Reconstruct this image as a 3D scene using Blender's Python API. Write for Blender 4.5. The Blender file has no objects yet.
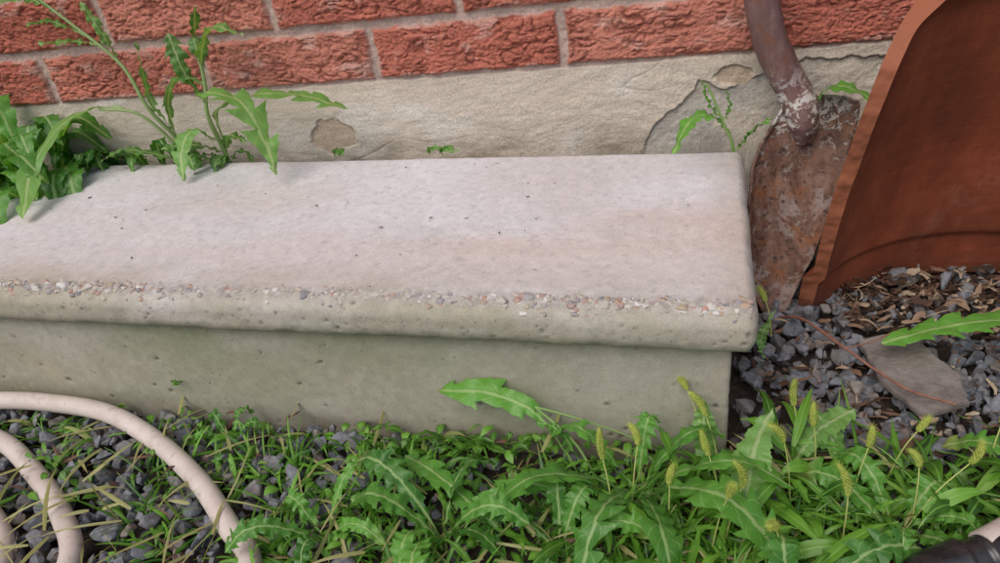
import bpy, bmesh, math, random
import numpy as np
from mathutils import Vector, Matrix
random.seed(7); rng=np.random.default_rng(7)
scene=bpy.context.scene
scene.view_settings.view_transform='Standard'
scene.view_settings.look='None'
scene.view_settings.exposure=0

# ------------------------------------------------------------------ noise
def _h(ix,iy,iz,seed):
    h=(ix*374761393+iy*668265263+iz*1442695041+seed*1274126177)&0xffffffff
    h=((h^(h>>13))*1274126177)&0xffffffff
    h=h^(h>>16)
    return h.astype(np.float64)/4294967296.0
def vnoise(x,y,z,seed=0):
    x,y,z=np.broadcast_arrays(x,y,z)
    ix=np.floor(x).astype(np.int64);iy=np.floor(y).astype(np.int64);iz=np.floor(z).astype(np.int64)
    fx=x-ix;fy=y-iy;fz=z-iz
    fx=fx*fx*(3-2*fx);fy=fy*fy*(3-2*fy);fz=fz*fz*(3-2*fz)
    def c(a,b,d): return _h(ix+a,iy+b,iz+d,seed)
    x00=c(0,0,0)*(1-fx)+c(1,0,0)*fx; x10=c(0,1,0)*(1-fx)+c(1,1,0)*fx
    x01=c(0,0,1)*(1-fx)+c(1,0,1)*fx; x11=c(0,1,1)*(1-fx)+c(1,1,1)*fx
    y0=x00*(1-fy)+x10*fy; y1=x01*(1-fy)+x11*fy
    return (y0*(1-fz)+y1*fz)*2-1
def fbm(x,y,z,seed=0,o=4,g=.5):
    s=0;a=1;t=0
    for i in range(o):
        s=s+a*vnoise(x*2**i,y*2**i,z*2**i,seed+i*17); t+=a; a*=g
    return s/t
def sstep(a,b,x):
    t=np.clip((x-a)/(b-a),0,1); return t*t*(3-2*t)

# ------------------------------------------------------------------ mesh helpers
def make_mesh(name,V,loops,sizes,attrs=None,smooth=True,mat=None,cols=None):
    me=bpy.data.meshes.new(name)
    V=np.asarray(V,np.float32); loops=np.asarray(loops,np.int32).ravel(); sizes=np.asarray(sizes,np.int32)
    me.vertices.add(len(V)); me.vertices.foreach_set('co',V.ravel())
    me.loops.add(len(loops)); me.loops.foreach_set('vertex_index',loops)
    me.polygons.add(len(sizes))
    st=np.concatenate([[0],np.cumsum(sizes)[:-1]]).astype(np.int32)
    me.polygons.foreach_set('loop_start',st)
    me.update(calc_edges=True); me.validate()
    me.polygons.foreach_set('use_smooth',np.full(len(me.polygons),smooth))
    for k,a in (attrs or {}).items():
        at=me.attributes.new(k,'FLOAT','POINT'); at.data.foreach_set('value',np.asarray(a,np.float32))
    if cols is not None:
        at=me.attributes.new('Col','FLOAT_COLOR','POINT')
        c=np.ones((len(V),4),np.float32); c[:,:3]=cols; at.data.foreach_set('color',c.ravel())
    ob=bpy.data.objects.new(name,me); scene.collection.objects.link(ob)
    if mat: me.materials.append(mat)
    return ob
def grid_faces(nx,ny,flip=False):
    i=np.arange(nx-1)[:,None]; j=np.arange(ny-1)[None,:]
    a=(i*ny+j).ravel(); b=((i+1)*ny+j).ravel()
    q=np.stack([a,b,b+1,a+1],1)
    return q[:,::-1] if flip else q
class B:
    def __init__(s): s.v=[];s.f=[];s.sz=[];s.at={'a':[],'t':[],'r':[],'k':[]};s.n=0
    def add(s,V,F,a=0,t=0,r=0,k=0):
        V=np.asarray(V,float).reshape(-1,3); F=np.asarray(F); n=len(V)
        s.v.append(V); s.f.append((F+s.n).ravel()); s.sz.append(np.full(len(F),F.shape[1]))
        for key,val in (('a',a),('t',t),('r',r),('k',k)): s.at[key].append(np.broadcast_to(np.asarray(val,float),(n,)))
        s.n+=n
    def build(s,name,mat,smooth=True):
        return make_mesh(name,np.concatenate(s.v),np.concatenate(s.f),np.concatenate(s.sz),{k:np.concatenate(v) for k,v in s.at.items()},smooth,mat)
def empty(name):
    e=bpy.data.objects.new(name,None); scene.collection.objects.link(e); return e
def catmull(P,n):
    P=np.asarray(P,float); Q=np.vstack([2*P[0]-P[1],P,2*P[-1]-P[-2]]); out=[]
    m=len(P)-1
    for tt in np.linspace(0,m-1e-6,n):
        i=int(tt);u=tt-i;p0,p1,p2,p3=Q[i],Q[i+1],Q[i+2],Q[i+3]
        out.append(.5*((2*p1)+(-p0+p2)*u+(2*p0-5*p1+4*p2-p3)*u*u+(-p0+3*p1-3*p2+p3)*u**3))
    return np.array(out)
def nrm(v): 
    v=np.asarray(v,float); return v/(np.linalg.norm(v,axis=-1,keepdims=True)+1e-12)
def tube(b,P,rad,seg=12,r=0,k=0,cap=True,wob=0):
    P=np.asarray(P,float); n=len(P); rad=np.broadcast_to(np.asarray(rad,float),(n,))
    T=nrm(np.gradient(P,axis=0)); up=np.array([0,0,1.]) if abs(T[0][2])<.9 else np.array([1.,0,0])
    X=np.cross(T[0],up);X/=np.linalg.norm(X); V=[]
    for i in range(n):
        X=X-T[i]*(X@T[i]); X/=np.linalg.norm(X); Y=np.cross(T[i],X)
        a=np.linspace(0,2*np.pi,seg,endpoint=False)
        V.append(P[i]+rad[i]*(np.cos(a)[:,None]*X+np.sin(a)[:,None]*Y))
    V=np.concatenate(V); F=[]
    for i in range(n-1):
        for j in range(seg):
            j2=(j+1)%seg; F.append((i*seg+j,i*seg+j2,(i+1)*seg+j2,(i+1)*seg+j))
    if wob: V=V+wob*fbm(V[:,0:1]*60,V[:,1:2]*60,V[:,2:3]*60,3)
    b.add(V,np.array(F),a=0,t=np.repeat(np.linspace(0,1,n),seg),r=r,k=k)
    if cap:
        for e in (0,n-1):
            ring=V[e*seg:(e+1)*seg]; c=P[e]
            VV=np.vstack([ring,c]); FF=[(j,(j+1)%seg,seg) if e else ((j+1)%seg,j,seg) for j in range(seg)]
            b.add(VV,np.array(FF),t=float(e>0),r=r,k=k)

# ------------------------------------------------------------------ node helpers
def new_mat(name):
    m=bpy.data.materials.new(name); m.use_nodes=True; nt=m.node_tree; nt.nodes.clear()
    out=nt.nodes.new('ShaderNodeOutputMaterial'); p=nt.nodes.new('ShaderNodeBsdfPrincipled')
    nt.links.new(p.outputs[0],out.inputs[0]); p.inputs['Specular IOR Level'].default_value=.3
    return m,nt,p,out
class N:
    def __init__(s,nt): s.nt=nt
    def _set(s,n,i,v):
        if v is None: return
        if isinstance(v,bpy.types.NodeSocket): s.nt.links.new(v,n.inputs[i])
        else: n.inputs[i].default_value=v
    def attr(s,name,out='Fac'):
        n=s.nt.nodes.new('ShaderNodeAttribute'); n.attribute_name=name; return n.outputs[out]
    def co(s,scale=(1,1,1)):
        t=s.nt.nodes.new('ShaderNodeTexCoord'); m=s.nt.nodes.new('ShaderNodeMapping'); m.inputs['Scale'].default_value=scale
        s.nt.links.new(t.outputs['Object'],m.inputs[0]); return m.outputs[0]
    def noise(s,scale,detail=4,rough=.55,vec=None,dist=0):
        n=s.nt.nodes.new('ShaderNodeTexNoise'); n.inputs['Scale'].default_value=scale; n.inputs['Detail'].default_value=detail; n.inputs['Roughness'].default_value=rough; n.inputs['Distortion'].default_value=dist
        s.nt.links.new(vec if vec is not None else s.co(),n.inputs['Vector']); return n.outputs['Fac']
    def math(s,op,a,b=None,clamp=False):
        n=s.nt.nodes.new('ShaderNodeMath'); n.operation=op; n.use_clamp=clamp; s._set(n,0,a); s._set(n,1,b); return n.outputs[0]
    def ramp(s,fac,stops):
        n=s.nt.nodes.new('ShaderNodeValToRGB'); e=n.color_ramp.elements
        while len(e)<len(stops): e.new(.5)
        for i,(p,c) in enumerate(stops):
            e[i].position=p; e[i].color=(c,c,c,1) if not hasattr(c,'__len__') else (*c,1)
        s._set(n,0,fac); return n.outputs[0]
    def mix(s,fac,a,b,mode='MIX'):
        n=s.nt.nodes.new('ShaderNodeMix'); n.data_type='RGBA'; n.blend_type=mode
        s._set(n,0,fac)
        for i,v in ((6,a),(7,b)):
            if isinstance(v,tuple) and len(v)==3: v=(*v,1)
            s._set(n,i,v)
        return n.outputs[2]
    def sep(s,v):
        n=s.nt.nodes.new('ShaderNodeSeparateXYZ'); s.nt.links.new(v,n.inputs[0]); return n.outputs
    def bump(s,h,strength,dist,normal=None):
        n=s.nt.nodes.new('ShaderNodeBump'); n.inputs['Strength'].default_value=strength; n.inputs['Distance'].default_value=dist
        s.nt.links.new(h,n.inputs['Height'])
        if normal is not None: s.nt.links.new(normal,n.inputs['Normal'])
        return n.outputs[0]

# ================================================================== WALL
PSI=0.0684; WD=0.0619; ZB=0.2468; RH=0.06425; BL=0.21; J0=-0.187
def wall_y(x): return WD+math.tan(PSI)*x
def seg_coords(parts):
    out=[]
    for a,b,st in parts: out.append(np.arange(a,b,st))
    out.append([parts[-1][1]]); return np.concatenate(out)
S=seg_coords([(-2.2,-1.0,.01),(-1.0,.30,.0012),(.30,1.8,.01)])
Z=seg_coords([(-.05,.15,.01),(.15,.395,.001),(.395,1.9,.010)])
SS,ZZ=np.meshgrid(S,Z,indexing='ij'); s=SS.ravel(); z=ZZ.ravel()
wob=.0018*fbm(s*18,z*18,0*s,5,3)
zz=z+wob; ss=s+.0018*fbm(s*20,z*20,0*s+4,9,3)
row=np.floor((zz-ZB)/RH); off=np.where((row.astype(int)%2)==0,0,BL*.5)
u=(ss-J0-off)/BL; col=np.floor(u); fu=(u-col)*BL; fv=(zz-ZB)-row*RH
mort=.0042
de=np.minimum(np.minimum(fu,BL-fu),np.minimum(fv,RH-fv))-mort
edge_n=.0028*fbm(s*110,z*110,0*s,31,3)
bm=sstep(-.0008,.0016,de+edge_n)
rb=_h(row.astype(np.int64),col.astype(np.int64),0*row.astype(np.int64),3)
rb2=_h(row.astype(np.int64),col.astype(np.int64),0*row.astype(np.int64),8)
wx=.009*fbm(s*60,z*90,rb*30,41,3); wz=.0045*fbm(s*60,z*90,rb*30+9,43,3)
n1=vnoise((s+wx)/.0095,(z+wz)/.0046,rb*50,51); n2=vnoise((s+wx)/.0048,(z+wz*1.3)/.0025,rb*50,53); n3=fbm(s*330,z*480,rb*50,55,2)
cre1=np.exp(-(n1/.20)**2); cre2=np.exp(-(n2/.22)**2)
rug=.55*fbm(s*38,z*95,rb*9,57,3)-.95*cre1*sstep(-.5,.3,fbm(s*45,z*45,rb*9,58,2))-.45*cre2+.38*n3+.55
rug_h=.0031*np.clip(rug,-.8,1.2)
brick_h=.0055+rug_h*sstep(-.001,.004,de)-.002*(1-sstep(0,.004,de))
mort_h=.0010+.0016*fbm(s*140,z*140,0*s,61,3)
h=mort_h*(1-bm)+brick_h*bm
pb=ZB+.001+.0035*fbm(s*25,0*s,0*s,71,3)
par=1-sstep(-.0008,.0008,z-pb)
trow=.0010*fbm(s*6,z*60+2*fbm(s*8,z*8,0*s,73,2),0*s,75,4)+.0007*fbm(s*90,z*160,0*s,77,3)+.0018*fbm(s*5,z*10,0*s,78,3)
rv=np.abs(vnoise(s*4,(z*30+1.3*fbm(s*9,z*6,0*s,79,3)),0*s,81))
crack=np.exp(-(rv/.025)**2)*sstep(.0,.3,fbm(s*8,z*30,0*s,82,2))
par_h=.003+trow-.0008*crack
px=np.array([-.30,-.108,-.098,-.080,-.062,-.047,-.02,.0,.03,.06,.12,.4,1.8]); pz=np.array([-.05,.140,.168,.190,.200,.222,.214,.219,.230,.238,.236,.232,.21])
lim=np.interp(s+.004*fbm(s*60,z*60,0*s,83,3),px,pz)+.006*fbm(s*70,z*70,0*s,85,3)
peel=sstep(-.0005,.0012,lim-z)
dd=np.sqrt(((s+.468)/.028)**2+((z-.186)/.023)**2)+.45*fbm(s*60,z*60,0*s,87,3)
patch=1-sstep(.93,1.02,dd)
dd2=np.sqrt(((s+.015)/.022)**2+((z-.226)/.010)**2)+.45*fbm(s*70,z*70,0*s,89,3)
patch2=1-sstep(.9,1.02,dd2)
pe=np.maximum(np.maximum(peel,patch),patch2)
peel_h=-.0005+.0018*fbm(s*30,z*40,0*s,91,4)+.0007*fbm(s*200,z*200,0*s,92,2)
par_h=par_h*(1-pe)+peel_h*pe
h=h*(1-par)+par_h*par
def mixc(a,b,t): return a*(1-t[:,None])+b*t[:,None]
one=np.ones((len(s),1))
cb=np.array([.475,.160,.112])*one
cb=mixc(cb,np.array([.39,.125,.085])*one,np.clip(rb*1.0,0,1))
cb=mixc(cb,np.array([.51,.225,.165])*one,np.clip(rb2-.4,0,1))
cb*= (1+.28*fbm(s*40,z*60,rb*7,101,4))[:,None]
cb=mixc(cb,np.array([.21,.065,.045])*one,np.clip(.7*sstep(.3,-.55,rug),0,1))
smear=sstep(.22,.6,fbm(s*45,z*75,0*s,103,4)+.35*(1-sstep(0,.008,de))+.12*rug)
cb=mixc(cb,np.array([.58,.42,.36])*one,.42*smear)
cm=np.array([.44,.335,.29])*one; cm=cm*(1+.22*fbm(s*60,z*60,0*s,105,4))[:,None]
cc=mixc(cm,cb,bm)
cp=np.array([.60,.53,.44])*one
cp=mixc(cp,np.array([.53,.46,.375])*one,np.clip(.4+1.0*fbm(s*8,z*16,0*s,107,4),0,1))
cp=mixc(cp,np.array([.65,.60,.525])*one,sstep(.1,.5,fbm(s*16,z*26,0*s,109,3)))
cp=mixc(cp,np.array([.34,.29,.23])*one,.35*crack)
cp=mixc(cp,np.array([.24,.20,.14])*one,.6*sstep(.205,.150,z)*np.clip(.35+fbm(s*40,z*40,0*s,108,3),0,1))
cg=np.array([.53,.49,.43])*one
cg=mixc(cg,np.array([.43,.40,.36])*one,np.clip(.4+1.2*fbm(s*22,z*30,0*s,111,4),0,1))
cg=mixc(cg,np.array([.58,.52,.43])*one,sstep(.0,.3,fbm(s*17,z*34,0*s,113,4)))
cg=mixc(cg,np.array([.50,.385,.28])*one,np.maximum(patch,patch2)*.8)
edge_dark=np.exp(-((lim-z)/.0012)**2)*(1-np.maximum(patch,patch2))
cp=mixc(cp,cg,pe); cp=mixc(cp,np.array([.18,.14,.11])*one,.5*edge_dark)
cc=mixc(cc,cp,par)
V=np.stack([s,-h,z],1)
mw,nt,p,out=new_mat('wall_surface'); n=N(nt)
c=n.attr('Col','Color'); f=n.noise(450,3,.7)
c=n.mix(n.ramp(f,[(.3,0.),(.7,1.)]),n.mix(1.,c,(.74,.72,.70),'MULTIPLY'),n.mix(1.,c,(1.16,1.16,1.16),'MULTIPLY'))
nt.links.new(c,p.inputs['Base Color']); p.inputs['Roughness'].default_value=.95; p.inputs['Specular IOR Level'].default_value=.1
nt.links.new(n.bump(f,.75,.0016),p.inputs['Normal'])
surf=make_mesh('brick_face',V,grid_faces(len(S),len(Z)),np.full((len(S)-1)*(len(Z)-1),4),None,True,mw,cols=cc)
wall=empty('brick_wall'); surf.parent=wall
bmh=bmesh.new(); bmesh.ops.create_cube(bmh,size=1)
for v in bmh.verts: v.co=Vector((-.2+v.co.x*3.99, .11+v.co.y*.19, .925+v.co.z*1.948))
me=bpy.data.meshes.new('wall_core'); bmh.to_mesh(me); bmh.free(); core=bpy.data.objects.new('wall_core',me); scene.collection.objects.link(core)
mcore,nt2,p2,_=new_mat('mortar_core'); n2_=N(nt2); nt2.links.new(n2_.ramp(n2_.noise(30),[(.3,(.30,.22,.19)),(.7,(.40,.31,.27))]),p2.inputs['Base Color']); p2.inputs['Roughness'].default_value=.95
me.materials.append(mcore); core.parent=wall
wall.location=(0,WD,0); wall.rotation_euler=(0,0,PSI)

# ================================================================== CONCRETE STEP
STEPH=.1722; L=.850; D=.287; T=.043; RN=.0175
def rounded_box(x0,x1,y0,y1,z0,z1,r,st,dispf):
    lo=np.array([x0,y0,z0]);hi=np.array([x1,y1,z1]); Vs=[];Fs=[];off=0
    for ax in range(3):
        for sgn in (0,1):
            o=[a for a in range(3) if a!=ax]
            c=[]
            for a in o:
                nn=max(6,int((hi[a]-lo[a])/st)); c.append(np.linspace(lo[a],hi[a],nn))
            A,Bb=np.meshgrid(c[0],c[1],indexing='ij'); P=np.zeros((A.size,3)); P[:,o[0]]=A.ravel();P[:,o[1]]=Bb.ravel();P[:,ax]=(hi if sgn else lo)[ax]
            flip=(sgn==0) if ax!=1 else (sgn==1)
            Vs.append(P);Fs.append(grid_faces(len(c[0]),len(c[1]),flip)+off);off+=len(P)
    P=np.concatenate(Vs);F=np.concatenate(Fs)
    r=np.array(r,float)
    inner=np.clip(P,lo+r,hi-r); d=(P-inner)/r; d=nrm(d)
    Q=inner+d*r; nn=nrm(d/r)
    hh,col=dispf(Q,nn)
    return Q+nn*hh[:,None],F,col
def pits(Q,specs):
    dep=np.zeros(len(Q)); dark=np.zeros(len(Q))
    for (lo,hi,count,rmin,rmax) in specs:
        lo=np.array(lo);hi=np.array(hi)
        m=np.where(np.all((Q>lo-.006)&(Q<hi+.006),axis=1))[0]; q=Q[m]
        order=np.argsort(q[:,0]); m=m[order]; q=q[order]
        for _ in range(count):
            c=lo+(hi-lo)*rng.random(3); r=rmin+(rmax-rmin)*rng.random()**4
            a=np.searchsorted(q[:,0],c[0]-r*1.6); b_=np.searchsorted(q[:,0],c[0]+r*1.6)
            dv=(q[a:b_]-c); dv=dv*np.array([.7+.6*rng.random(),1,.8+.5*rng.random()]); dist=np.linalg.norm(dv,axis=1)
            w=1-sstep(.4*r,1.15*r,dist); st=.4+.6*rng.random()
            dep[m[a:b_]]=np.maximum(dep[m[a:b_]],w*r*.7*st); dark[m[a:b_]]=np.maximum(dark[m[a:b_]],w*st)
    return dep,dark
def tread_f(Q,nn):
    x,y,zc=Q[:,0],Q[:,1],Q[:,2]
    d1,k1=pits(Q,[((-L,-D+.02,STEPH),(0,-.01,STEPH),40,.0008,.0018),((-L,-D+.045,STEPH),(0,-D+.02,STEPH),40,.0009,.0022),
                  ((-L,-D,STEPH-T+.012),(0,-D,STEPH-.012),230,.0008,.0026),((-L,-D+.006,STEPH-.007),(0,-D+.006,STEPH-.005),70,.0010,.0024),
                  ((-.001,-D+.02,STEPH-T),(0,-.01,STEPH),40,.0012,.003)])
    h=.0011*fbm(x*9,y*9,zc*9,201,3)+.00045*fbm(x*120,y*120,zc*120,203,3)
    edge=np.exp(-((y+D-.0135)/.0085)**2)*sstep(STEPH-.012,STEPH-.002,zc)
    rough=np.clip(.7+fbm(x*9,y*0,zc*0,205,2),0.2,1)
    h=h-.0016*edge*rough*(1+fbm(x*170,y*170,zc*170,207,3))
    front=sstep(-D+.014,-D+.004,y)
    h=h+front*(.0012*fbm(x*60,y*60,zc*60,209,3))
    h=h-.0018*np.exp(-((x+.004)/.006)**2)*np.clip(fbm(x*0,y*45,zc*45,211,3),0,1)
    o=np.ones((len(x),1))
    c=np.array([.575,.545,.535])*o
    c=mixc(c,np.array([.64,.63,.645])*o,np.clip(.5+1.3*fbm(x*6,y*8,zc*7,221,4),0,1)*sstep(-.26,-.14,y))
    st=np.exp(-((y+.165-.05*x)/.05)**2)*np.clip(.45+1.6*fbm(x*5,y*14,zc*0,223,4),0,1)*sstep(-.80,-.5,x)
    c=mixc(c,np.array([.55,.405,.315])*o,.55*st)
    st2=np.clip(2.0*fbm(x*4+7,y*11,zc*0,224,4)-.05,0,1)*sstep(-.25,-.8,x)
    c=mixc(c,np.array([.56,.425,.32])*o,.50*st2)
    c=mixc(c,np.array([.41,.405,.41])*o,.80*np.clip(2.2*fbm(x*5+3,y*9,zc*5,225,5)-.15,0,.9)*sstep(-.24,-.06,y))
    c=mixc(c,np.array([.41,.365,.285])*o,.85*sstep(-.215,-D+.016,y)*np.clip(.55+.9*fbm(x*10,y*18,zc*9,227,4),0,1))
    c=mixc(c,np.array([.36,.33,.245])*o,.9*front*np.clip(.8+.7*fbm(x*14,y*14,zc*25,229,4),0,1))
    c=mixc(c,np.array([.22,.215,.125])*o,.6*front*sstep(STEPH-.018,STEPH-.042,zc)*np.clip(.6+1.2*fbm(x*9,y*14,zc*25,231,4),0,1))
    right=sstep(-.05,0,x)
    c=mixc(c,np.array([.42,.36,.28])*o,.5*right)
    c=mixc(c,np.array([.22,.20,.17])*o,.75*edge*np.clip(.5+fbm(x*190,y*190,zc*190,232,3),0,1))
    c*= (1+.14*fbm(x*170,y*170,zc*170,233,3))[:,None]
    sp=sstep(.56,.70,vnoise(x*280,y*280,zc*280,235)); c=mixc(c,np.array([.28,.26,.24])*o,.30*sp)
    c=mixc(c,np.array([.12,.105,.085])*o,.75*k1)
    return h-d1,c
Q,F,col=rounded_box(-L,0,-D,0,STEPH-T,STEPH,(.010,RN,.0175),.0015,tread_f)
mc,nt,p,out=new_mat('concrete_surface'); n=N(nt)
c=n.attr('Col','Color'); f=n.noise(700,3,.75)
c=n.mix(n.ramp(f,[(.3,0.),(.7,1.)]),n.mix(1.,c,(.82,.81,.80),'MULTIPLY'),n.mix(1.,c,(1.10,1.10,1.10),'MULTIPLY'))
nt.links.new(c,p.inputs['Base Color']); p.inputs['Roughness'].default_value=.95; p.inputs['Specular IOR Level'].default_value=.1
nt.links.new(n.bump(f,.55,.0009),p.inputs['Normal'])
step=empty('concrete_step')
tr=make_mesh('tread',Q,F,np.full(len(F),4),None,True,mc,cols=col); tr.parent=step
RY=-.268; RX=-.0165
def riser_f(Q,nn):
    x,y,zc=Q[:,0],Q[:,1],Q[:,2]
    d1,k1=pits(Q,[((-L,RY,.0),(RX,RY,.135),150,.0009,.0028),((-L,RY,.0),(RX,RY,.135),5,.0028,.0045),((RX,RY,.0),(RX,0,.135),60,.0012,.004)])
    h=.0012*fbm(x*8,y*8,zc*8,301,3)+.00035*fbm(x*90,y*90,zc*90,303,3)
    ch=np.exp(-((zc-.004)/.010)**2)*np.clip(fbm(x*30,y*0,zc*0,305,3)-.1,0,1); h=h-.006*ch
    corner=np.exp(-((x-RX)/.006)**2); h=h-.002*corner*np.clip(fbm(x*0,y*0,zc*60,307,3),0,1)
    o=np.ones((len(x),1))
    c=np.array([.38,.355,.28])*o
    c=mixc(c,np.array([.285,.295,.19])*o,np.clip(.5+1.5*fbm(x*6,y*6,zc*9,311,4),0,1))
    c=mixc(c,np.array([.46,.435,.365])*o,.8*np.clip(1.7*fbm(x*9+5,y*6,zc*18,313,4),0,1))
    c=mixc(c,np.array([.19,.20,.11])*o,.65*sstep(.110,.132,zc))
    c=mixc(c,np.array([.42,.33,.16])*o,.5*sstep(-.62,-.75,x)*sstep(.09,.05,zc)*np.clip(.4+fbm(x*30,y,zc*30,317,3),0,1))
    c=mixc(c,np.array([.42,.37,.30])*o,.6*sstep(-.05,RX,x))
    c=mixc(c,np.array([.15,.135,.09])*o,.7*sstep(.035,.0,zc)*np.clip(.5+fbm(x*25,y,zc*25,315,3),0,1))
    c*= (1+.15*fbm(x*150,y*150,zc*150,319,3))[:,None]
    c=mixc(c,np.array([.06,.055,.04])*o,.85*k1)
    return h-d1,c
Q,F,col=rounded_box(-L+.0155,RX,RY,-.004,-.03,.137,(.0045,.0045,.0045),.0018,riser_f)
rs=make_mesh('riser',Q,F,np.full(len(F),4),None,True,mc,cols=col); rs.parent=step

def hull_stone(seed,npt=13,bev=.07):
    r=random.Random(seed); b=bmesh.new()
    for i in range(npt):
        v=Vector((r.gauss(0,1),r.gauss(0,1),r.gauss(0,1))).normalized()*(.8+.25*r.random()); b.verts.new(v)
    bmesh.ops.convex_hull(b,input=b.verts)
    bmesh.ops.delete(b,geom=[v for v in b.verts if not v.link_faces],context='VERTS')
    if bev: bmesh.ops.bevel(b,geom=list(b.edges),offset=bev,segments=1,affect='EDGES')
    bmesh.ops.triangulate(b,faces=b.faces)
    b.verts.index_update(); V=np.array([v.co[:] for v in b.verts]); F=np.array([[v.index for v in f.verts] for f in b.faces]); b.free(); return V,F
stones=[hull_stone(i,10+i%7) for i in range(14)]; seedlet=hull_stone(50,8,0)
def rotm():
    q=nrm(rng.normal(size=4)); w,x,y,z=q
    return np.array([[1-2*(y*y+z*z),2*(x*y-z*w),2*(x*z+y*w)],[2*(x*y+z*w),1-2*(x*x+z*z),2*(y*z-x*w)],[2*(x*z-y*w),2*(y*z+x*w),1-2*(x*x+y*y)]])
ab=B()
for i in range(1900):
    x=-rng.random()*(L-.02)-.006
    dens=.55+.35*math.sin(x*9+1)+.25*math.sin(x*31)
    if rng.random()>dens+.32: continue
    d=.0130+rng.normal(0,.0042); d=max(d,.004); y=-D+d
    surfz=STEPH-(0 if d>=RN else .0175*(1-math.sqrt(1-((RN-d)/RN)**2)))-.0012
    sz=.0009+.0032*rng.random()**2
    if rng.random()<.025: sz*=1.6
    V,Fc=stones[rng.integers(14)]; M=rotm()
    ab.add((V@M.T)*sz*np.array([1.25,1,.7])+np.array([x,y,surfz-sz*.15]),Fc,r=rng.random(),k=rng.random())
ma,nt,p,out=new_mat('aggregate_pebbles'); n=N(nt)
c=n.ramp(n.attr('r'),[(0.,(.14,.15,.19)),(.15,(.36,.32,.26)),(.35,(.50,.46,.40)),(.55,(.25,.25,.28)),(.72,(.44,.23,.17)),(.82,(.38,.30,.20)),(.93,(.60,.59,.57))])
c=n.mix(n.math('MULTIPLY',n.noise(600,2),.45),c,(.40,.36,.30)); nt.links.new(c,p.inputs['Base Color']); p.inputs['Roughness'].default_value=.85
ag=ab.build('exposed_aggregate',ma,True); ag.parent=step

# ================================================================== GROUND
gx=seg_coords([(-40,-4,4.),(-4,-1.3,.15),(-1.3,.8,.008),(.8,4,.15),(4,40,4.)])
gy=seg_coords([(-40,-4,4.),(-4,-.9,.15),(-.9,.3,.008),(.3,4,.2),(4,40,4.)])
GX,GY=np.meshgrid(gx,gy,indexing='ij'); X=GX.ravel();Y=GY.ravel()
near=np.exp(-((X)/2)**2-((Y)/2)**2)
gz=-.006+near*(.006*fbm(X*7,Y*7,0*X,401,3)+.004*fbm(X*60,Y*60,0*X,403,3))
gz=np.where((X<-.04)&(X>-L+.03)&(Y>-.24)&(Y<0),-.05,gz)
mg,nt,p,out=new_mat('soil'); n=N(nt)
c=n.ramp(n.noise(90,5,.7),[(.3,(.022,.017,.013)),(.55,(.055,.042,.032)),(.75,(.10,.08,.062))])
dist=n.sep(n.co()); far=n.ramp(n.math('MULTIPLY',dist[1],-.25),[(.35,0.),(.6,1.)])
c=n.mix(far,c,n.ramp(n.noise(40,4),[(.3,(.035,.07,.015)),(.7,(.08,.13,.03))]))
nt.links.new(c,p.inputs['Base Color']); p.inputs['Roughness'].default_value=.97
nt.links.new(n.bump(n.noise(160,4,.7),.8,.004),p.inputs['Normal'])
ground=make_mesh('ground',np.stack([X,Y,gz],1),grid_faces(len(gx),len(gy)),np.full((len(gx)-1)*(len(gy)-1),4),None,True,mg)

def in_step(x,y,m=.0): return (-L+.012-m<x<RX+m) and (RY-m<y<0.02)
gb=B()
def put_stone(x,y,zc,sz,b=gb,flat=.6):
    V,Fc=stones[rng.integers(14)]; M=rotm(); sc=np.array([1,.6+.4*rng.random(),flat])*sz
    b.add((V*sc)@M.T+np.array([x,y,zc]),Fc,r=rng.random(),k=rng.random())
for i in range(4000):
    x=-1.15+rng.random()*1.8; y=-.70+rng.random()*.78
    if y>wall_y(x)-.01 or in_step(x,y,.008): continue
    put_stone(x,y,.002+.008*rng.random(),.005+.0075*rng.random()**1.4,flat=.45+.3*rng.random())
for i in range(1000):
    x=.0+rng.random()*.36; y=-.26+rng.random()*.31
    if y>wall_y(x)-.01 or in_step(x,y,.01): continue
    if x>.11 and y>-.085 and rng.random()<.75: continue
    put_stone(x,y,.004+.010*rng.random(),.005+.0115*rng.random()**1.7,flat=.35+.4*rng.random())
for i in range(600):
    x=-.80+rng.random()*.5; y=-.50+rng.random()*.22
    put_stone(x,y,.004+.012*rng.random(),.006+.009*rng.random()**1.5)
mgr,nt,p,out=new_mat('slate_gravel'); n=N(nt)
c=n.ramp(n.attr('r'),[(0.,(.060,.066,.082)),(.25,(.11,.12,.142)),(.5,(.17,.178,.20)),(.68,(.085,.088,.10)),(.82,(.21,.195,.18)),(.91,(.22,.165,.12)),(.97,(.11,.07,.05))])
c=n.mix(n.ramp(n.noise(220,4,.7),[(.35,0.),(.7,.75)]),c,(.27,.275,.29)); 
c=n.mix(n.ramp(n.noise(45,3,.7),[(.48,0.),(.66,.7)]),c,(.085,.06,.042))
nt.links.new(c,p.inputs['Base Color']); p.inputs['Roughness'].default_value=.62
nt.links.new(n.bump(n.noise(380,3,.7),.6,.0015),p.inputs['Normal'])
gravel=gb.build('gravel',mgr,False)

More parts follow.
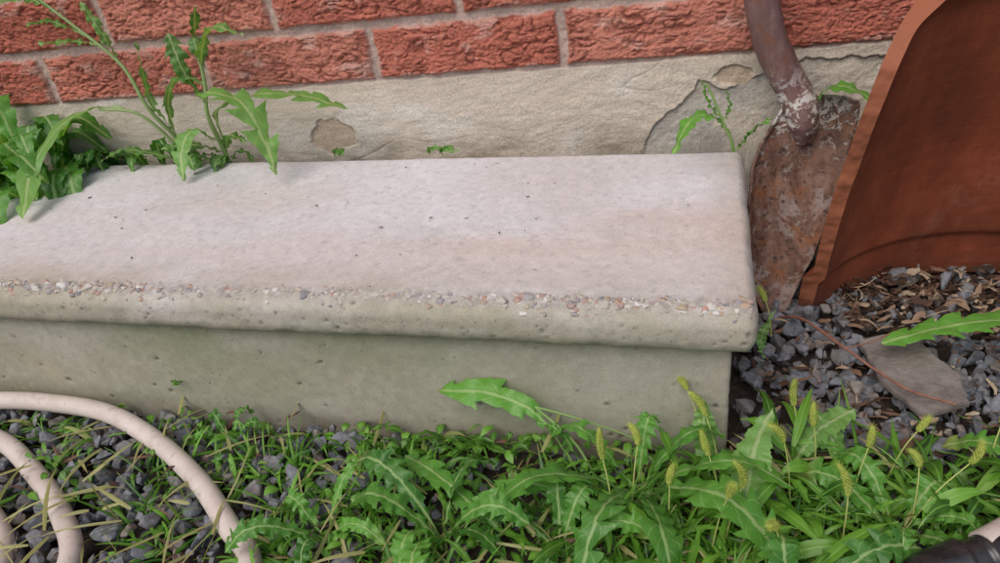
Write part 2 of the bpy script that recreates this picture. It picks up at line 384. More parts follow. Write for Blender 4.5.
mb=B()
def flake(x,y,zc,l,w,flatk=1.):
    a=rng.random()*2*math.pi; ti=rng.normal(0,.35)*flatk; n_=5; P=[]
    d=np.array([math.cos(a),math.sin(a),ti]); sd=nrm(np.cross(d,[rng.normal(0,.6*flatk),rng.normal(0,.6*flatk),1])); bend=rng.normal(0,.25)*l
    for i in range(n_):
        t=i/(n_-1); ww=w*math.sin(math.pi*(.12+.76*t))*(.6+.8*rng.random()); c=np.array([x,y,zc])+d*l*(t-.5)+np.array([0,0,.15*l*flatk*math.sin(3*t+a)])+sd*bend*(t-.5)**2*2
        P+= [c-sd*ww,c+np.array([0,0,.4*w]),c+sd*ww]
    F=[]
    for i in range(n_-1):
        for j in range(2): F.append((i*3+j,i*3+j+1,i*3+j+4,i*3+j+3))
    mb.add(P,np.array(F),r=rng.random(),k=rng.random())
for i in range(900):
    x=.10+rng.random()*.32; y=-.085+rng.random()**.8*.10
    flake(x,y,.006+.016*rng.random(),.005+.020*rng.random()**1.6,.0008+.0040*rng.random()**1.8)
for i in range(350):
    x=.01+rng.random()*.33; y=-.26+rng.random()*.18
    flake(x,y,.012+.012*rng.random(),.004+.020*rng.random()**1.6,.0006+.0030*rng.random()**1.8)
for i in range(900):
    x=-1.1+rng.random()*1.7; y=-.62+rng.random()*.36
    if in_step(x,y,.006): continue
    flake(x,y,.010+.016*rng.random(),.005+.028*rng.random()**1.5,.0005+.0027*rng.random()**2)
for i in range(35):
    flake(-L*rng.random()*.96-.02,-.03-.2*rng.random(),STEPH+.0012,.0015+.004*rng.random()**2,.0004+.0008*rng.random(),.15)
mm,nt,p,out=new_mat('bark_mulch'); n=N(nt)
c=n.ramp(n.attr('r'),[(0.,(.035,.02,.013)),(.4,(.09,.048,.032)),(.68,(.16,.09,.058)),(.86,(.30,.21,.14)),(1.,(.44,.36,.25))])
nt.links.new(c,p.inputs['Base Color']); p.inputs['Roughness'].default_value=.9
mulch=mb.build('bark_mulch',mm)

def shard(name,pts,z0,th,seed):
    b=bmesh.new(); r=random.Random(seed); P=[]
    m=len(pts)
    for i in range(m):
        a=Vector(pts[i]);c=Vector(pts[(i+1)%m])
        for k in range(6):
            q=a.lerp(c,k/6); P.append(q+Vector((r.uniform(-1,1),r.uniform(-1,1)))*.0014)
    f=b.faces.new([b.verts.new((q[0],q[1],z0)) for q in P]); b.normal_update()
    if f.normal.z<0: f.normal_flip()
    ex=bmesh.ops.extrude_face_region(b,geom=[f]); 
    for v in [g for g in ex['geom'] if isinstance(g,bmesh.types.BMVert)]: v.co.z+=th
    bmesh.ops.recalc_face_normals(b,faces=b.faces)
    bmesh.ops.bevel(b,geom=[e for e in b.edges if abs(e.verts[0].co.z-e.verts[1].co.z)<1e-5],offset=.0008,segments=2,affect='EDGES')
    me=bpy.data.meshes.new(name); b.to_mesh(me); b.free(); o=bpy.data.objects.new(name,me); scene.collection.objects.link(o); return o
sh=shard('slate_shard',[(.107,-.123),(.149,-.108),(.180,-.170),(.179,-.204),(.142,-.220),(.117,-.178)],.019,.006,4)
msl,nt,p,out=new_mat('slate_shard'); n=N(nt)
c=n.ramp(n.noise(38,5,.65),[(.3,(.15,.125,.11)),(.55,(.225,.195,.175)),(.75,(.30,.27,.25))]); nt.links.new(c,p.inputs['Base Color']); p.inputs['Roughness'].default_value=.85
nt.links.new(n.bump(n.noise(90,6,.7,dist=1),.9,.004),p.inputs['Normal']); sh.data.materials.append(msl)
sh.rotation_euler=(.03,-.05,0)

tb=B(); P=catmull([(.040,-.078,.016),(.058,-.105,.034),(.090,-.150,.036),(.128,-.196,.034),(.165,-.215,.034)],40)
tube(tb,P,np.linspace(.0017,.0010,40),7,wob=.0005)
tube(tb,catmull([(.090,-.150,.036),(.11,-.15,.045),(.13,-.14,.05)],12),.0007,6)
mt,nt,p,out=new_mat('twig_bark'); n=N(nt); nt.links.new(n.ramp(n.noise(120,3),[(.3,(.17,.06,.04)),(.7,(.30,.15,.10))]),p.inputs['Base Color']); p.inputs['Roughness'].default_value=.7
twig=tb.build('twig',mt)

# ================================================================== SHOVEL
sho=empty('shovel')
zr=np.array([0,.006,.03,.06,.09,.12,.15,.176,.190,.200,.207,.212]); xl=np.array([.033,.026,.013,.007,.005,.004,.005,.014,.024,.030,.036,.040]); xr=np.array([.040,.045,.058,.071,.082,.091,.099,.105,.108,.107,.094,.064])
nv=110; nu=48
zs=np.linspace(0,.212,nv); XL=np.interp(zs,zr,xl); XR=np.interp(zs,zr,xr)
U=np.linspace(-1,1,nu)
V=[]
pn=nrm(np.cross([1,.25,0],[0,.41,.91]))
if pn[1]>0: pn=-pn
for i in range(nv):
    w=(XR[i]-XL[i])/2; cx=(XL[i]+XR[i])/2
    for uu in U:
        x=cx+uu*w; y=-.065+.25*(x-.037)+.43*zs[i]
        dish=-.014*(1-uu*uu)*sstep(0,.08,zs[i])*sstep(.215,.13,zs[i])
        fx=.050; frog=.011*math.exp(-((x-fx)/(.009+.03*max(0,.16-zs[i])))**2)*float(sstep(.11,.21,zs[i]))
        lip=.004*sstep(.85,1,abs(uu))*float(sstep(.03,.06,zs[i]))
        V.append(np.array([x,y,zs[i]])+pn*(dish+frog+lip))
V=np.array(V); 
V+=pn*(.0010*fbm(V[:,0]*50,V[:,1]*50,V[:,2]*50,501,3))[:,None]
V[:,0]+=.0012*fbm(V[:,0]*0,V[:,1]*0,V[:,2]*110,503,3)
ms,nt,p,out=new_mat('rusty_steel'); n=N(nt)
a1=n.noise(26,6,.72,dist=.6); a2=n.noise(60,5,.7,vec=n.co((1,1,.35)))
c=n.ramp(a2,[(.3,(.070,.036,.026)),(.5,(.17,.090,.064)),(.68,(.27,.17,.13))])
c=n.mix(n.ramp(a1,[(.53,0.),(.58,.65)]),c,(.31,.26,.235))
zz_=n.sep(n.co())[2]; up=n.ramp(zz_,[(.13,0.),(.20,1.)])
chip=n.ramp(n.math('ADD',n.noise(85,6,.75,dist=.8),n.math('MULTIPLY',up,.14)),[(.60,0.),(.62,1.)])
c=n.mix(n.math('MULTIPLY',chip,up),c,(.52,.48,.45))
c=n.mix(n.ramp(n.noise(45,4,.7),[(.52,0.),(.64,.75)]),c,(.24,.090,.035))
c=n.mix(n.ramp(n.noise(120,4,.75),[(.56,0.),(.63,.8)]),c,(.04,.024,.02))
nt.links.new(c,p.inputs['Base Color']); p.inputs['Roughness'].default_value=.62
nt.links.new(n.bump(n.math('ADD',n.noise(200,5,.7),n.math('MULTIPLY',chip,.5)),.9,.0018),p.inputs['Normal'])
bl=make_mesh('blade',V,grid_faces(nv,nu),np.full((nv-1)*(nu-1),4),None,True,ms)
so=bl.modifiers.new('th','SOLIDIFY'); so.thickness=.0022; so.offset=-1; bl.parent=sho
hb=B(); P=catmull([(.056,.012,.168),(.054,.018,.195),(.047,.024,.214),(.035,.028,.236),(.021,.029,.264),(.012,.029,.293),(.006,.030,.325),(-.004,.030,.40),(-.03,.029,.62),(-.075,.026,1.0),(-.11,.023,1.3)],130)
tt=np.linspace(0,1,130); rad=np.interp(tt,[0,.06,.14,.25,.45,1],[.006,.015,.0172,.0165,.0160,.0155])
tube(hb,P,rad,24,wob=.0007)
mh,nt,p,out=new_mat('painted_tube'); n=N(nt)
c=n.ramp(n.noise(40,5,.7,vec=n.co((1,1,.3))),[(.3,(.090,.050,.046)),(.55,(.165,.096,.088)),(.8,(.26,.18,.16))])
c=n.mix(n.ramp(n.noise(90,4,.7),[(.53,0.),(.62,.7)]),c,(.18,.075,.037))
lowz=n.ramp(n.sep(n.co())[2],[(.215,1.),(.25,0.)])
chip=n.ramp(n.noise(80,6,.75,dist=.8),[(.51,0.),(.54,1.)]); c=n.mix(n.math('MULTIPLY',chip,lowz),c,(.50,.47,.44))
nt.links.new(c,p.inputs['Base Color']); p.inputs['Roughness'].default_value=.45
nt.links.new(n.bump(n.noise(150,5,.7),.6,.0012),p.inputs['Normal'])
hd=hb.build('handle',mh); hd.parent=sho
hb=B(); e=np.array([-.11,.023,1.3]); tube(hb,catmull([e,e+[-.05,0,.03],e+[-.055,0,.10],e+[-.05,0,.12]],20),.008,12); tube(hb,catmull([e,e+[.035,0,.04],e+[.03,0,.10],e+[.02,0,.125]],20),.008,12); tube(hb,[e+[-.055,0,.115],e+[.028,0,.122]],.012,14)
g=hb.build('grip',mh); g.parent=sho

# ================================================================== TERRACOTTA POT (broken, upside down)
PC=np.array([.245,-.168]); nz=150; na=150
def prof(z): return np.interp(z,[0,.155,.25,.33],[.212,.190,.172,.156])
def Rout(z): return prof(z)+.008*(1-sstep(.058,.064,z))
def Rin(z): return prof(z)-.012+.005*(1-sstep(.050,.062,z))-.008*sstep(.300,.33,z)**2
def th_edge(z): return np.radians(np.interp(z,[0,.03,.08,.155,.20,.25,.285,.31,.33],[148,150,153,156,159,163,162,155,145]))+.016*fbm(z*13,0*z,0*z,601,3)+.005*fbm(z*90,0*z,0*z,602,3)
zs=np.linspace(0,.33,nz)
th_r=np.radians(8)
def ring(radf,dth=0.):
    out=[]
    for zc in zs:
        e=float(th_edge(np.array(zc)))-dth*(1+.8*float(fbm(np.array(zc*35),np.array(2.),np.array(0.),609,3))); r0=th_r+.05*float(fbm(np.array(zc*30),np.array(5.),np.array(0.),603,3)); r=float(radf(zc))
        a=e+(r0-e)*np.linspace(0,1,na); out.append(np.stack([PC[0]+r*np.cos(a),PC[1]+r*np.sin(a),np.full(na,zc+.001)],1))
    return np.concatenate(out)
Vo=ring(Rout);Vi=ring(Rin,.012)
Vi[:,:2]+=(.0008*fbm(Vi[:,0]*40,Vi[:,1]*40,Vi[:,2]*40,607,3))[:,None]
pb_=B(); F=grid_faces(nz,na)
pb_.add(np.vstack([Vo,Vi]),np.vstack([F,F[:,::-1]+nz*na]),k=0)
def strip(ia,ib):
    A=Vo[ia];Bv=Vi[ib]; m=8; rows=[A+(Bv-A)*t for t in np.linspace(0,1,m)]
    VV=np.array(rows); VV[1:-1]+= .0014*fbm(VV[1:-1,:,0:1]*110,VV[1:-1,:,1:2]*110,VV[1:-1,:,2:3]*110,605,3)
    pb_.add(VV.reshape(-1,3),grid_faces(m,len(ia)),k=1)
idx=np.arange(nz*na).reshape(nz,na)
strip(idx[:,0],idx[:,0]); strip(idx[:,-1][::-1],idx[:,-1][::-1]); strip(idx[0,:][::-1],idx[0,:][::-1]); strip(idx[-1,:],idx[-1,:])
mp,nt,p,out=new_mat('terracotta'); n=N(nt)
st=n.noise(14,5,.65,vec=n.co((1,1,.45)))
c=n.ramp(st,[(.25,(.13,.032,.015)),(.5,(.225,.054,.024)),(.75,(.32,.088,.040))])
c=n.mix(n.ramp(n.noise(5,4,.7),[(.46,0.),(.68,.75)]),c,(.095,.027,.015))
c=n.mix(n.math('MULTIPLY',n.attr('k'),.6),c,(.34,.125,.065))
c=n.mix(n.ramp(n.noise(75,5,.75),[(.56,0.),(.70,.5)]),c,(.12,.04,.022))
c=n.mix(n.ramp(n.noise(9,6,.75,vec=n.co((1,1,.6))),[(.60,0.),(.75,.30)]),c,(.36,.22,.16))
low=n.ramp(n.sep(n.co())[2],[(.0,.8),(.035,0.)]); c=n.mix(n.math('MULTIPLY',low,n.noise(60,3)),c,(.10,.06,.04))
nt.links.new(c,p.inputs['Base Color']); p.inputs['Roughness'].default_value=.7; p.inputs['Specular IOR Level'].default_value=.25
nt.links.new(n.bump(n.math('ADD',n.noise(110,5,.7),n.noise(14,2,.5,vec=n.co((.3,.3,6)))),.4,.0018),p.inputs['Normal'])
pot=pb_.build('terracotta_pot',mp)

# ================================================================== HOSE
hp=[(-.36,-.78,.012),(-.345,-.62,.012),(-.355,-.50,.014),(-.381,-.432,.020),(-.416,-.404,.022),(-.471,-.363,.024),(-.543,-.324,.026),(-.620,-.296,.028),(-.698,-.290,.030),(-.761,-.297,.034),(-.84,-.315,.034),(-.92,-.38,.02),(-.94,-.50,.014),(-.86,-.60,.014),(-.72,-.63,.016),(-.58,-.60,.018),(-.525,-.53,.018),(-.539,-.454,.018),(-.585,-.410,.018),(-.647,-.372,.018),(-.725,-.335,.016),(-.80,-.325,.013),(-.87,-.37,.013),(-.89,-.47,.018),(-.83,-.555,.03),(-.72,-.57,.02),(-.63,-.53,.016),(-.603,-.47,.016),(-.635,-.432,.016),(-.70,-.405,.016),(-.79,-.42,.016),(-.84,-.48,.016),(-.80,-.53,.014)]
hb=B(); tube(hb,catmull(hp,520),.0093,20)
mho,nt,p,out=new_mat('hose_vinyl'); n=N(nt)
c=n.ramp(n.noise(30,5,.7),[(.3,(.46,.38,.33)),(.6,(.61,.53,.475)),(.8,(.67,.60,.55))])
c=n.mix(n.ramp(n.noise(60,5,.75),[(.54,0.),(.68,.6)]),c,(.26,.19,.13))
nt.links.new(c,p.inputs['Base Color']); p.inputs['Roughness'].default_value=.5; nt.links.new(n.bump(n.noise(300,3),.25,.0006),p.inputs['Normal'])
hose=hb.build('garden_hose',mho)
he=empty('hose_nozzle')
hb=B(); tube(hb,catmull([(.52,-.24,.012),(.36,-.255,.020),(.25,-.298,.044),(.190,-.338,.054),(.140,-.372,.052)],60),.0120,20); q=hb.build('hose_tail',mho); q.parent=he
hb=B(); A=np.array([.158,-.368,.050]); Dv=nrm(np.array([-.085,-.035,-.014])); tl=np.linspace(0,.070,60)
rad=np.interp(tl,[0,.003,.018,.020,.030,.032,.060,.070],[.0125,.0160,.0160,.0145,.0145,.0170,.0155,.0120])
tube(hb,A+Dv*tl[:,None],rad,32,wob=.0008)
mk,nt,p,out=new_mat('black_plastic'); n=N(nt); nt.links.new(n.ramp(n.noise(90,4,.7),[(.4,(.012,.012,.014)),(.8,(.05,.045,.04))]),p.inputs['Base Color']); p.inputs['Roughness'].default_value=.25; p.inputs['Specular IOR Level'].default_value=.5
q=hb.build('coupling',mk); q.parent=he

# ================================================================== PLANTS
def plant_mat(name,dark,light,rib,trans=.28,rough=.40,vein_s=.3,bump=True):
    m,nt,p,out=new_mat(name); n=N(nt)
    c=n.mix(n.attr('r'),(*dark,1),(*light,1))
    c=n.mix(n.ramp(n.noise(70,1,.6),[(.35,0.),(.75,.35)]),c,(light[0]*1.25,light[1]*1.12,light[2]*1.1))
    old=n.ramp(n.attr('k'),[(.90,0.),(.96,1.)]); c=n.mix(n.math('MULTIPLY',old,.8),c,(.42,.34,.17))
    tip=n.math('MULTIPLY',n.ramp(n.attr('t'),[(.80,0.),(1.,.7)]),n.ramp(n.attr('k'),[(.6,0.),(.7,1.)])); c=n.mix(tip,c,(.34,.26,.10))
    a=n.math('ABSOLUTE',n.attr('a')); mid=n.ramp(a,[(.05,1.),(.16,0.)])
    c=n.mix(n.math('MULTIPLY',mid,.75),c,(*rib,1))
    if vein_s:
        w=n.math('SINE',n.math('MULTIPLY',n.math('SUBTRACT',n.attr('t'),n.math('MULTIPLY',a,.10)),95.)); vein=n.ramp(w,[(.90,0.),(1.,vein_s)]); c=n.mix(vein,c,(*rib,1))
    nt.links.new(c,p.inputs['Base Color']); p.inputs['Roughness'].default_value=rough; p.inputs['Specular IOR Level'].default_value=.4
    if bump:
        hh=n.math('ADD',n.math('MULTIPLY',mid,-1.),n.noise(230,1,.6)); nt.links.new(n.bump(hh,.6,.0009),p.inputs['Normal'])
    tr=nt.nodes.new('ShaderNodeBsdfTranslucent'); nt.links.new(n.mix(1.,c,(1.5,1.6,.5),'MULTIPLY'),tr.inputs[0])
    mx=nt.nodes.new('ShaderNodeMixShader'); mx.inputs[0].default_value=trans
    nt.links.new(p.outputs[0],mx.inputs[1]); nt.links.new(tr.outputs[0],mx.inputs[2]); nt.links.new(mx.outputs[0],out.inputs[0])
    return m
m_grass=plant_mat('grass_blades',(.020,.085,.010),(.150,.350,.035),(.22,.42,.08),vein_s=0.,bump=False)
m_dand=plant_mat('dandelion_leaf',(.030,.125,.018),(.125,.330,.045),(.36,.50,.19))
m_this=plant_mat('sow_thistle_leaf',(.055,.160,.030),(.165,.330,.080),(.38,.47,.22))
m_seed=plant_mat('foxtail_seed',(.26,.36,.05),(.48,.54,.12),(.48,.52,.18),.2,.7,0.,False)

def leaf(b,ctrl,W,teeth=0,depth=.6,env='dand',up=(0,0,1),roll=0,fold=.25,wave=.0015,N_=72,r=None,k=None,pet=.12):
    P=catmull(ctrl,N_); T=nrm(np.gradient(P,axis=0)); up=np.array(up,float)
    Xs=nrm(np.cross(T,up)); Nn=nrm(np.cross(Xs,T))
    if roll:
        c_,s_=math.cos(roll),math.sin(roll); Xs,Nn=Xs*c_+Nn*s_,-Xs*s_+Nn*c_
    t=np.linspace(0,1,N_)
    tb_=np.clip((t-pet)/(1-pet),0,1)
    if env=='dand': e=(tb_**.8)*np.clip(1-tb_,0,1)**.5; e/=e.max()
    elif env=='ov': e=np.sin(math.pi*tb_**.85)**.8
    elif env=='lance': e=np.clip(np.sin(math.pi*np.clip(tb_*.93+.05,0,1)**.75),0,1)**.9*(1-tb_**4)
    else: e=np.clip((.55+2.2*t),0,1)*(1-t**2.2)
    r=rng.random() if r is None else r; k=rng.random()*.9 if k is None else k
    cols=[-1,-.6,-.12,0,.12,.6,1]; V=np.zeros((N_,7,3)); A=np.zeros((N_,7))
    ph=rng.random()
    for j,cu in enumerate(cols):
        side=1 if cu>0 else 0
        if teeth:
            q=t*teeth+ph*.3+.35*side+.25*np.sin(t*9+ph*6); sft=q-np.floor(q); jit=.7+.55*_h(np.floor(q).astype(np.int64),np.full(N_,side,np.int64),np.full(N_,int(r*1e6),np.int64),2)
            q2=q*3.1; sf2=q2-np.floor(q2)
            ww=e*(1-depth*sft**.75*np.clip(jit,0,1.25))*(1-.14*sf2)*(.85+.3*(jit-.7)); back=(1-sft)*.45*depth
        else: ww=e; back=0*t
        ww=np.maximum(ww,.05 if pet else .0)*W
        aa=abs(cu)
        V[:,j]=P+Xs*(cu*ww)[:,None]+Nn*(fold*aa*ww-.25*aa*aa*ww+aa*wave*np.sin(t*23+ph*9+side*2)+aa*wave*.8*np.sin(t*57+ph*4+side))[:,None]-T*(aa**2*back*ww)[:,None]
        A[:,j]=cu*ww/W if not teeth else cu*np.maximum(e,.15)
    tt=np.repeat(t,7)
    b.add(V.reshape(-1,3),grid_faces(N_,7),a=A.ravel(),t=tt,r=r,k=k)
def arc_leaf(b,base,az,L_,h0,droop,W,**kw):
    base=np.array(base,float); d=np.array([math.cos(az),math.sin(az),0]); 
    pts=[base+d*L_*q*.95+np.array([0,0,h0*math.sin(min(q,1)*math.pi*.62)*1.0-droop*q**3]) for q in (0,.25,.5,.75,1.)]
    sd=np.array([-d[1],d[0],0])*rng.normal(0,.14)*L_
    pts=[p_+sd*(i/4)**2 for i,p_ in enumerate(pts)]
    for p_ in pts: p_[2]=max(p_[2],.006)
    leaf(b,pts,W,**kw)
def grass_blade(b,base,az,lean,L_,W,curl,n_=7,r=None,k=None):
    d=np.array([math.cos(az),math.sin(az)]); pt=np.array(base,float); pitch=math.pi/2-lean; ds=L_/(n_-1)
    P=[pt.copy()]
    for i in range(n_-1):
        pitch-=curl*(i+1)/n_; pt=pt+ds*np.array([d[0]*math.cos(pitch),d[1]*math.cos(pitch),math.sin(pitch)])
        if pt[2]<.012: pt[2]=.012+.002*rng.random()
        P.append(pt.copy())
    P=np.array(P); tw=rng.normal(0,.6); sd=np.array([-d[1],d[0],0]); bow=rng.normal(0,.10)*L_
    t=np.linspace(0,1,n_); P=P+sd*(bow*t*t)[:,None]; T=nrm(np.gradient(P,axis=0)); Nn=nrm(np.cross(np.tile(sd,(n_,1)),T)); 
    Xs=sd*math.cos(tw)+Nn*math.sin(tw)
    w=W*np.clip(.5+2.5*t,0,1)*(1-t**2.4)+.00015
    V=np.stack([P-Xs*w[:,None]+Nn*(w*.25)[:,None],P,P+Xs*w[:,None]+Nn*(w*.25)[:,None]],1)
    b.add(V.reshape(-1,3),grid_faces(n_,3),a=np.tile([-.9,0,.9],n_),t=np.repeat(t,3),r=rng.random() if r is None else r,k=rng.random() if k is None else k)
def stem(b,P,r0,r1,n_=30,r=.6): tube(b,catmull(P,n_),np.linspace(r0,r1,n_),8,r=r,k=.2)

# ---- top-left sow thistle
tb=B()
stem(tb,[(-.655,.0,.12),(-.657,-.005,.195),(-.66,-.03,.25),(-.672,-.03,.302),(-.715,-.03,.35),(-.750,-.03,.385)],.0030,.0014,r=.9)
stem(tb,[(-.66,-.005,.19),(-.685,-.02,.240),(-.728,-.03,.252)],.0022,.0018,r=.95)
leaf(tb,[(-.66,-.005,.19),(-.685,-.02,.240),(-.728,-.03,.254),(-.768,-.05,.243),(-.785,-.100,.212),(-.757,-.165,.181)],.024,teeth=6,depth=.6,r=.9,k=.1,pet=.36)
leaf(tb,[(-.655,-.01,.215),(-.652,-.03,.26),(-.642,-.03,.325)],.008,teeth=5,r=.6,k=.1)
leaf(tb,[(-.690,-.03,.325),(-.715,-.035,.332),(-.755,-.045,.335)],.012,teeth=4,r=.7,k=.2)
leaf(tb,[(-.672,-.03,.302),(-.68,-.03,.335),(-.70,-.02,.37)],.009,teeth=4,r=.7,k=.2)
leaf(tb,[(-.725,-.03,.36),(-.750,-.035,.380),(-.80,-.03,.378)],.016,teeth=4,r=.9,k=.2)
leaf(tb,[(-.70,-.03,.335),(-.735,-.035,.355),(-.775,-.03,.352)],.011,teeth=4,r=.5,k=.2)
leaf(tb,[(-.66,-.005,.19),(-.64,-.02,.25),(-.605,-.03,.285),(-.575,-.03,.275)],.013,teeth=5,r=.5,k=.2)
leaf(tb,[(-.657,-.005,.17),(-.69,-.02,.19),(-.72,-.03,.20),(-.75,-.04,.19)],.013,teeth=4,depth=.4,r=.2,k=.1,env='ov')
th=tb.build('sow_thistle',m_this)
tb=B()
stem(tb,[(-.598,.0,.12),(-.600,-.005,.19),(-.585,-.03,.24),(-.574,-.03,.276),(-.567,-.03,.325)],.0032,.0018,r=.9)
leaf(tb,[(-.585,-.03,.255),(-.560,-.05,.272),(-.515,-.06,.262),(-.492,-.075,.222),(-.484,-.085,.190)],.029,teeth=5,depth=.72,r=.9,k=.1,env='ov',pet=.10)
leaf(tb,[(-.592,-.01,.205),(-.570,-.03,.245),(-.51,-.035,.262),(-.455,-.035,.258),(-.405,-.04,.243)],.022,teeth=6,depth=.7,r=.7,k=.1)
leaf(tb,[(-.574,-.03,.285),(-.560,-.032,.315),(-.54,-.03,.335),(-.505,-.035,.325)],.019,teeth=3,depth=.35,r=.9,k=.1,env='ov')
leaf(tb,[(-.567,-.03,.29),(-.572,-.02,.325),(-.560,-.02,.357)],.015,teeth=3,depth=.3,r=.1,k=.1,env='ov')
leaf(tb,[(-.60,-.01,.20),(-.612,-.03,.222),(-.618,-.055,.205),(-.612,-.075,.179)],.020,teeth=4,depth=.45,r=.9,k=.1,env='ov',pet=.05)
leaf(tb,[(-.58,-.03,.25),(-.595,-.03,.29),(-.605,-.02,.33)],.015,teeth=4,depth=.5,r=.2,k=.1)
leaf(tb,[(-.60,-.0,.18),(-.63,-.02,.20),(-.665,-.03,.20)],.014,teeth=4,depth=.4,r=.2,k=.1,env='ov')
leaf(tb,[(-.60,-.0,.18),(-.575,-.02,.21),(-.545,-.03,.205)],.012,teeth=4,depth=.4,r=.1,k=.1,env='ov')
for i in range(6): arc_leaf(tb,(-.60,.0,.165),rng.uniform(3.3,6.1),.03+.03*rng.random(),.025,.02,.008,teeth=4,k=.1)
tb.build('sow_thistle',m_this)
tb=B()
for i in range(34):
    az=rng.uniform(-2.6,.6) if i%3 else rng.uniform(0,6.28)
    arc_leaf(tb,(-.90+rng.normal(0,.03),-.01+rng.normal(0,.02),.06),az,.08+.09*rng.random(),.12+.09*rng.random(),.03,.018+.010*rng.random(),teeth=5,depth=.5,r=rng.random()*.7,k=.3)
for i in range(16):
    arc_leaf(tb,(-.84+.012*i,.012,.14),rng.uniform(-2.9,-.2),.04+.03*rng.random(),.045+.03*rng.random(),.03,.012,teeth=4,depth=.4,r=rng.random()*.5,k=.2,env='ov')
leaf(tb,[(-.93,-.02,.1),(-.90,-.03,.2),(-.875,-.03,.27),(-.862,-.04,.22)],.024,teeth=6,depth=.4,r=.9,k=.1)
tb.build('dandelion_plant',m_dand)
tb=B()
stem(tb,[(-.010,.02,.10),(-.011,.012,.165),(-.020,.01,.19),(-.034,.01,.225),(-.040,.01,.236)],.0018,.0010,r=.9)
leaf(tb,[(-.013,.012,.182),(-.035,.008,.203),(-.055,.002,.199),(-.072,-.010,.166)],.018,teeth=4,depth=.4,r=1.,k=.1,env='ov')
leaf(tb,[(-.025,.01,.20),(-.036,.01,.215),(-.044,.01,.240)],.011,teeth=3,r=.8,k=.1,env='ov')
leaf(tb,[(-.022,.01,.195),(-.016,.01,.212),(-.020,.01,.228)],.008,teeth=3,r=.7,k=.1,env='ov')
leaf(tb,[(-.010,.012,.16),(.002,.01,.178),(.012,.005,.192),(.026,.0,.202)],.013,teeth=4,r=.6,k=.1,env='ov')
tb.build('dandelion_plant',m_dand)
tb=B(); leaf(tb,[(.06,.045,.12),(.065,.03,.20),(.085,.02,.224),(.118,.0,.213)],.017,teeth=4,depth=.3,r=.8,k=.1,env='ov',pet=.3); tb.build('dandelion_plant',m_dand)
tb=B()
for (x0,l) in ((-.345,.04),(-.33,.03),(-.46,.02),(-.465,.02)):
    leaf(tb,[(x0,.012,.165),(x0+.01,-.0,.180),(x0+l,-.01,.178)],.007,teeth=3,r=.6,k=.1,env='ov')
tb.build('clover_sprout',m_dand)

# ---- front hero leaves
tb=B()
leaf(tb,[(-.139,-.307,.02),(-.158,-.298,.052),(-.178,-.290,.070),(-.215,-.283,.078),(-.262,-.276,.070)],.020,teeth=5,depth=.7,r=1.,k=.1,pet=.35,roll=.5)
leaf(tb,[(-.13,-.31,.02),(-.15,-.30,.055),(-.172,-.295,.06)],.009,teeth=3,r=.5,k=.1)
stem(tb,[(-.172,-.290,.072),(-.14,-.289,.062),(-.11,-.288,.050),(-.079,-.287,.035)],.0009,.0005,r=1.)
stem(tb,[(-.12,-.31,.01),(-.14,-.30,.045),(-.172,-.290,.072)],.0013,.0009,r=1.)
base=(-.087,-.322,.012)
for tip,zt,W in (((.022,-.390),.03,.026),((-.205,-.385),.03,.020),((-.02,-.295),.055,.018),((-.12,-.43),.03,.021),((-.16,-.30),.045,.014),((.03,-.335),.045,.018),((-.05,-.44),.035,.023),((-.075,-.285),.060,.014)):
    d=np.array([tip[0]-base[0],tip[1]-base[1]]); 
    leaf(tb,[base,(base[0]+d[0]*.3,base[1]+d[1]*.3,.050),(base[0]+d[0]*.65,base[1]+d[1]*.65,.062+zt*.2),(tip[0],tip[1],zt+.006)],W,teeth=7,depth=.68,r=.3+.7*rng.random(),k=.2,roll=rng.normal(0,.35))
leaf(tb,[(-.17,-.39,.02),(-.21,-.37,.04),(-.25,-.345,.045),(-.285,-.322,.035)],.015,teeth=7,depth=.5,r=.7,k=.1)
tb.build('dandelion_plant',m_dand)
tb=B()
leaf(tb,[(.0,-.350,.02),(-.004,-.338,.045),(.0,-.314,.066),(.014,-.284,.082)],.021,teeth=9,depth=.25,r=1.,k=.1,env='ov',pet=.10,roll=.25)
leaf(tb,[(-.03,-.31,.02),(-.035,-.295,.06),(-.038,-.28,.085)],.013,teeth=5,depth=.3,r=.9,k=.1,env='ov')
leaf(tb,[(.07,-.29,.02),(.06,-.265,.045),(.045,-.25,.055)],.014,teeth=5,depth=.3,r=.7,k=.1,env='ov')
leaf(tb,[(.03,-.29,.02),(.05,-.27,.045),(.08,-.25,.055)],.017,teeth=6,depth=.4,r=.9,k=.1,env='dand')
leaf(tb,[(.02,-.14,.012),(.018,-.135,.035),(.03,-.12,.058)],.005,teeth=0,r=.8,k=.1,env='lance')
tb.build('thistle_sprout',m_this)
tb=B()
leaf(tb,[(.36,-.17,.02),(.29,-.155,.06),(.213,-.143,.068),(.165,-.145,.060),(.118,-.152,.046)],.023,teeth=7,depth=.62,r=.95,k=.1)
leaf(tb,[(.36,-.17,.02),(.31,-.20,.05),(.25,-.215,.05),(.215,-.215,.035)],.017,teeth=8,depth=.5,r=.4,k=.1)
for i in range(7): arc_leaf(tb,(.36,-.17,.01),rng.uniform(-1.6,1.6),.12,.07,.05,.018,teeth=7,k=.2)
tb.build('dandelion_plant',m_dand)
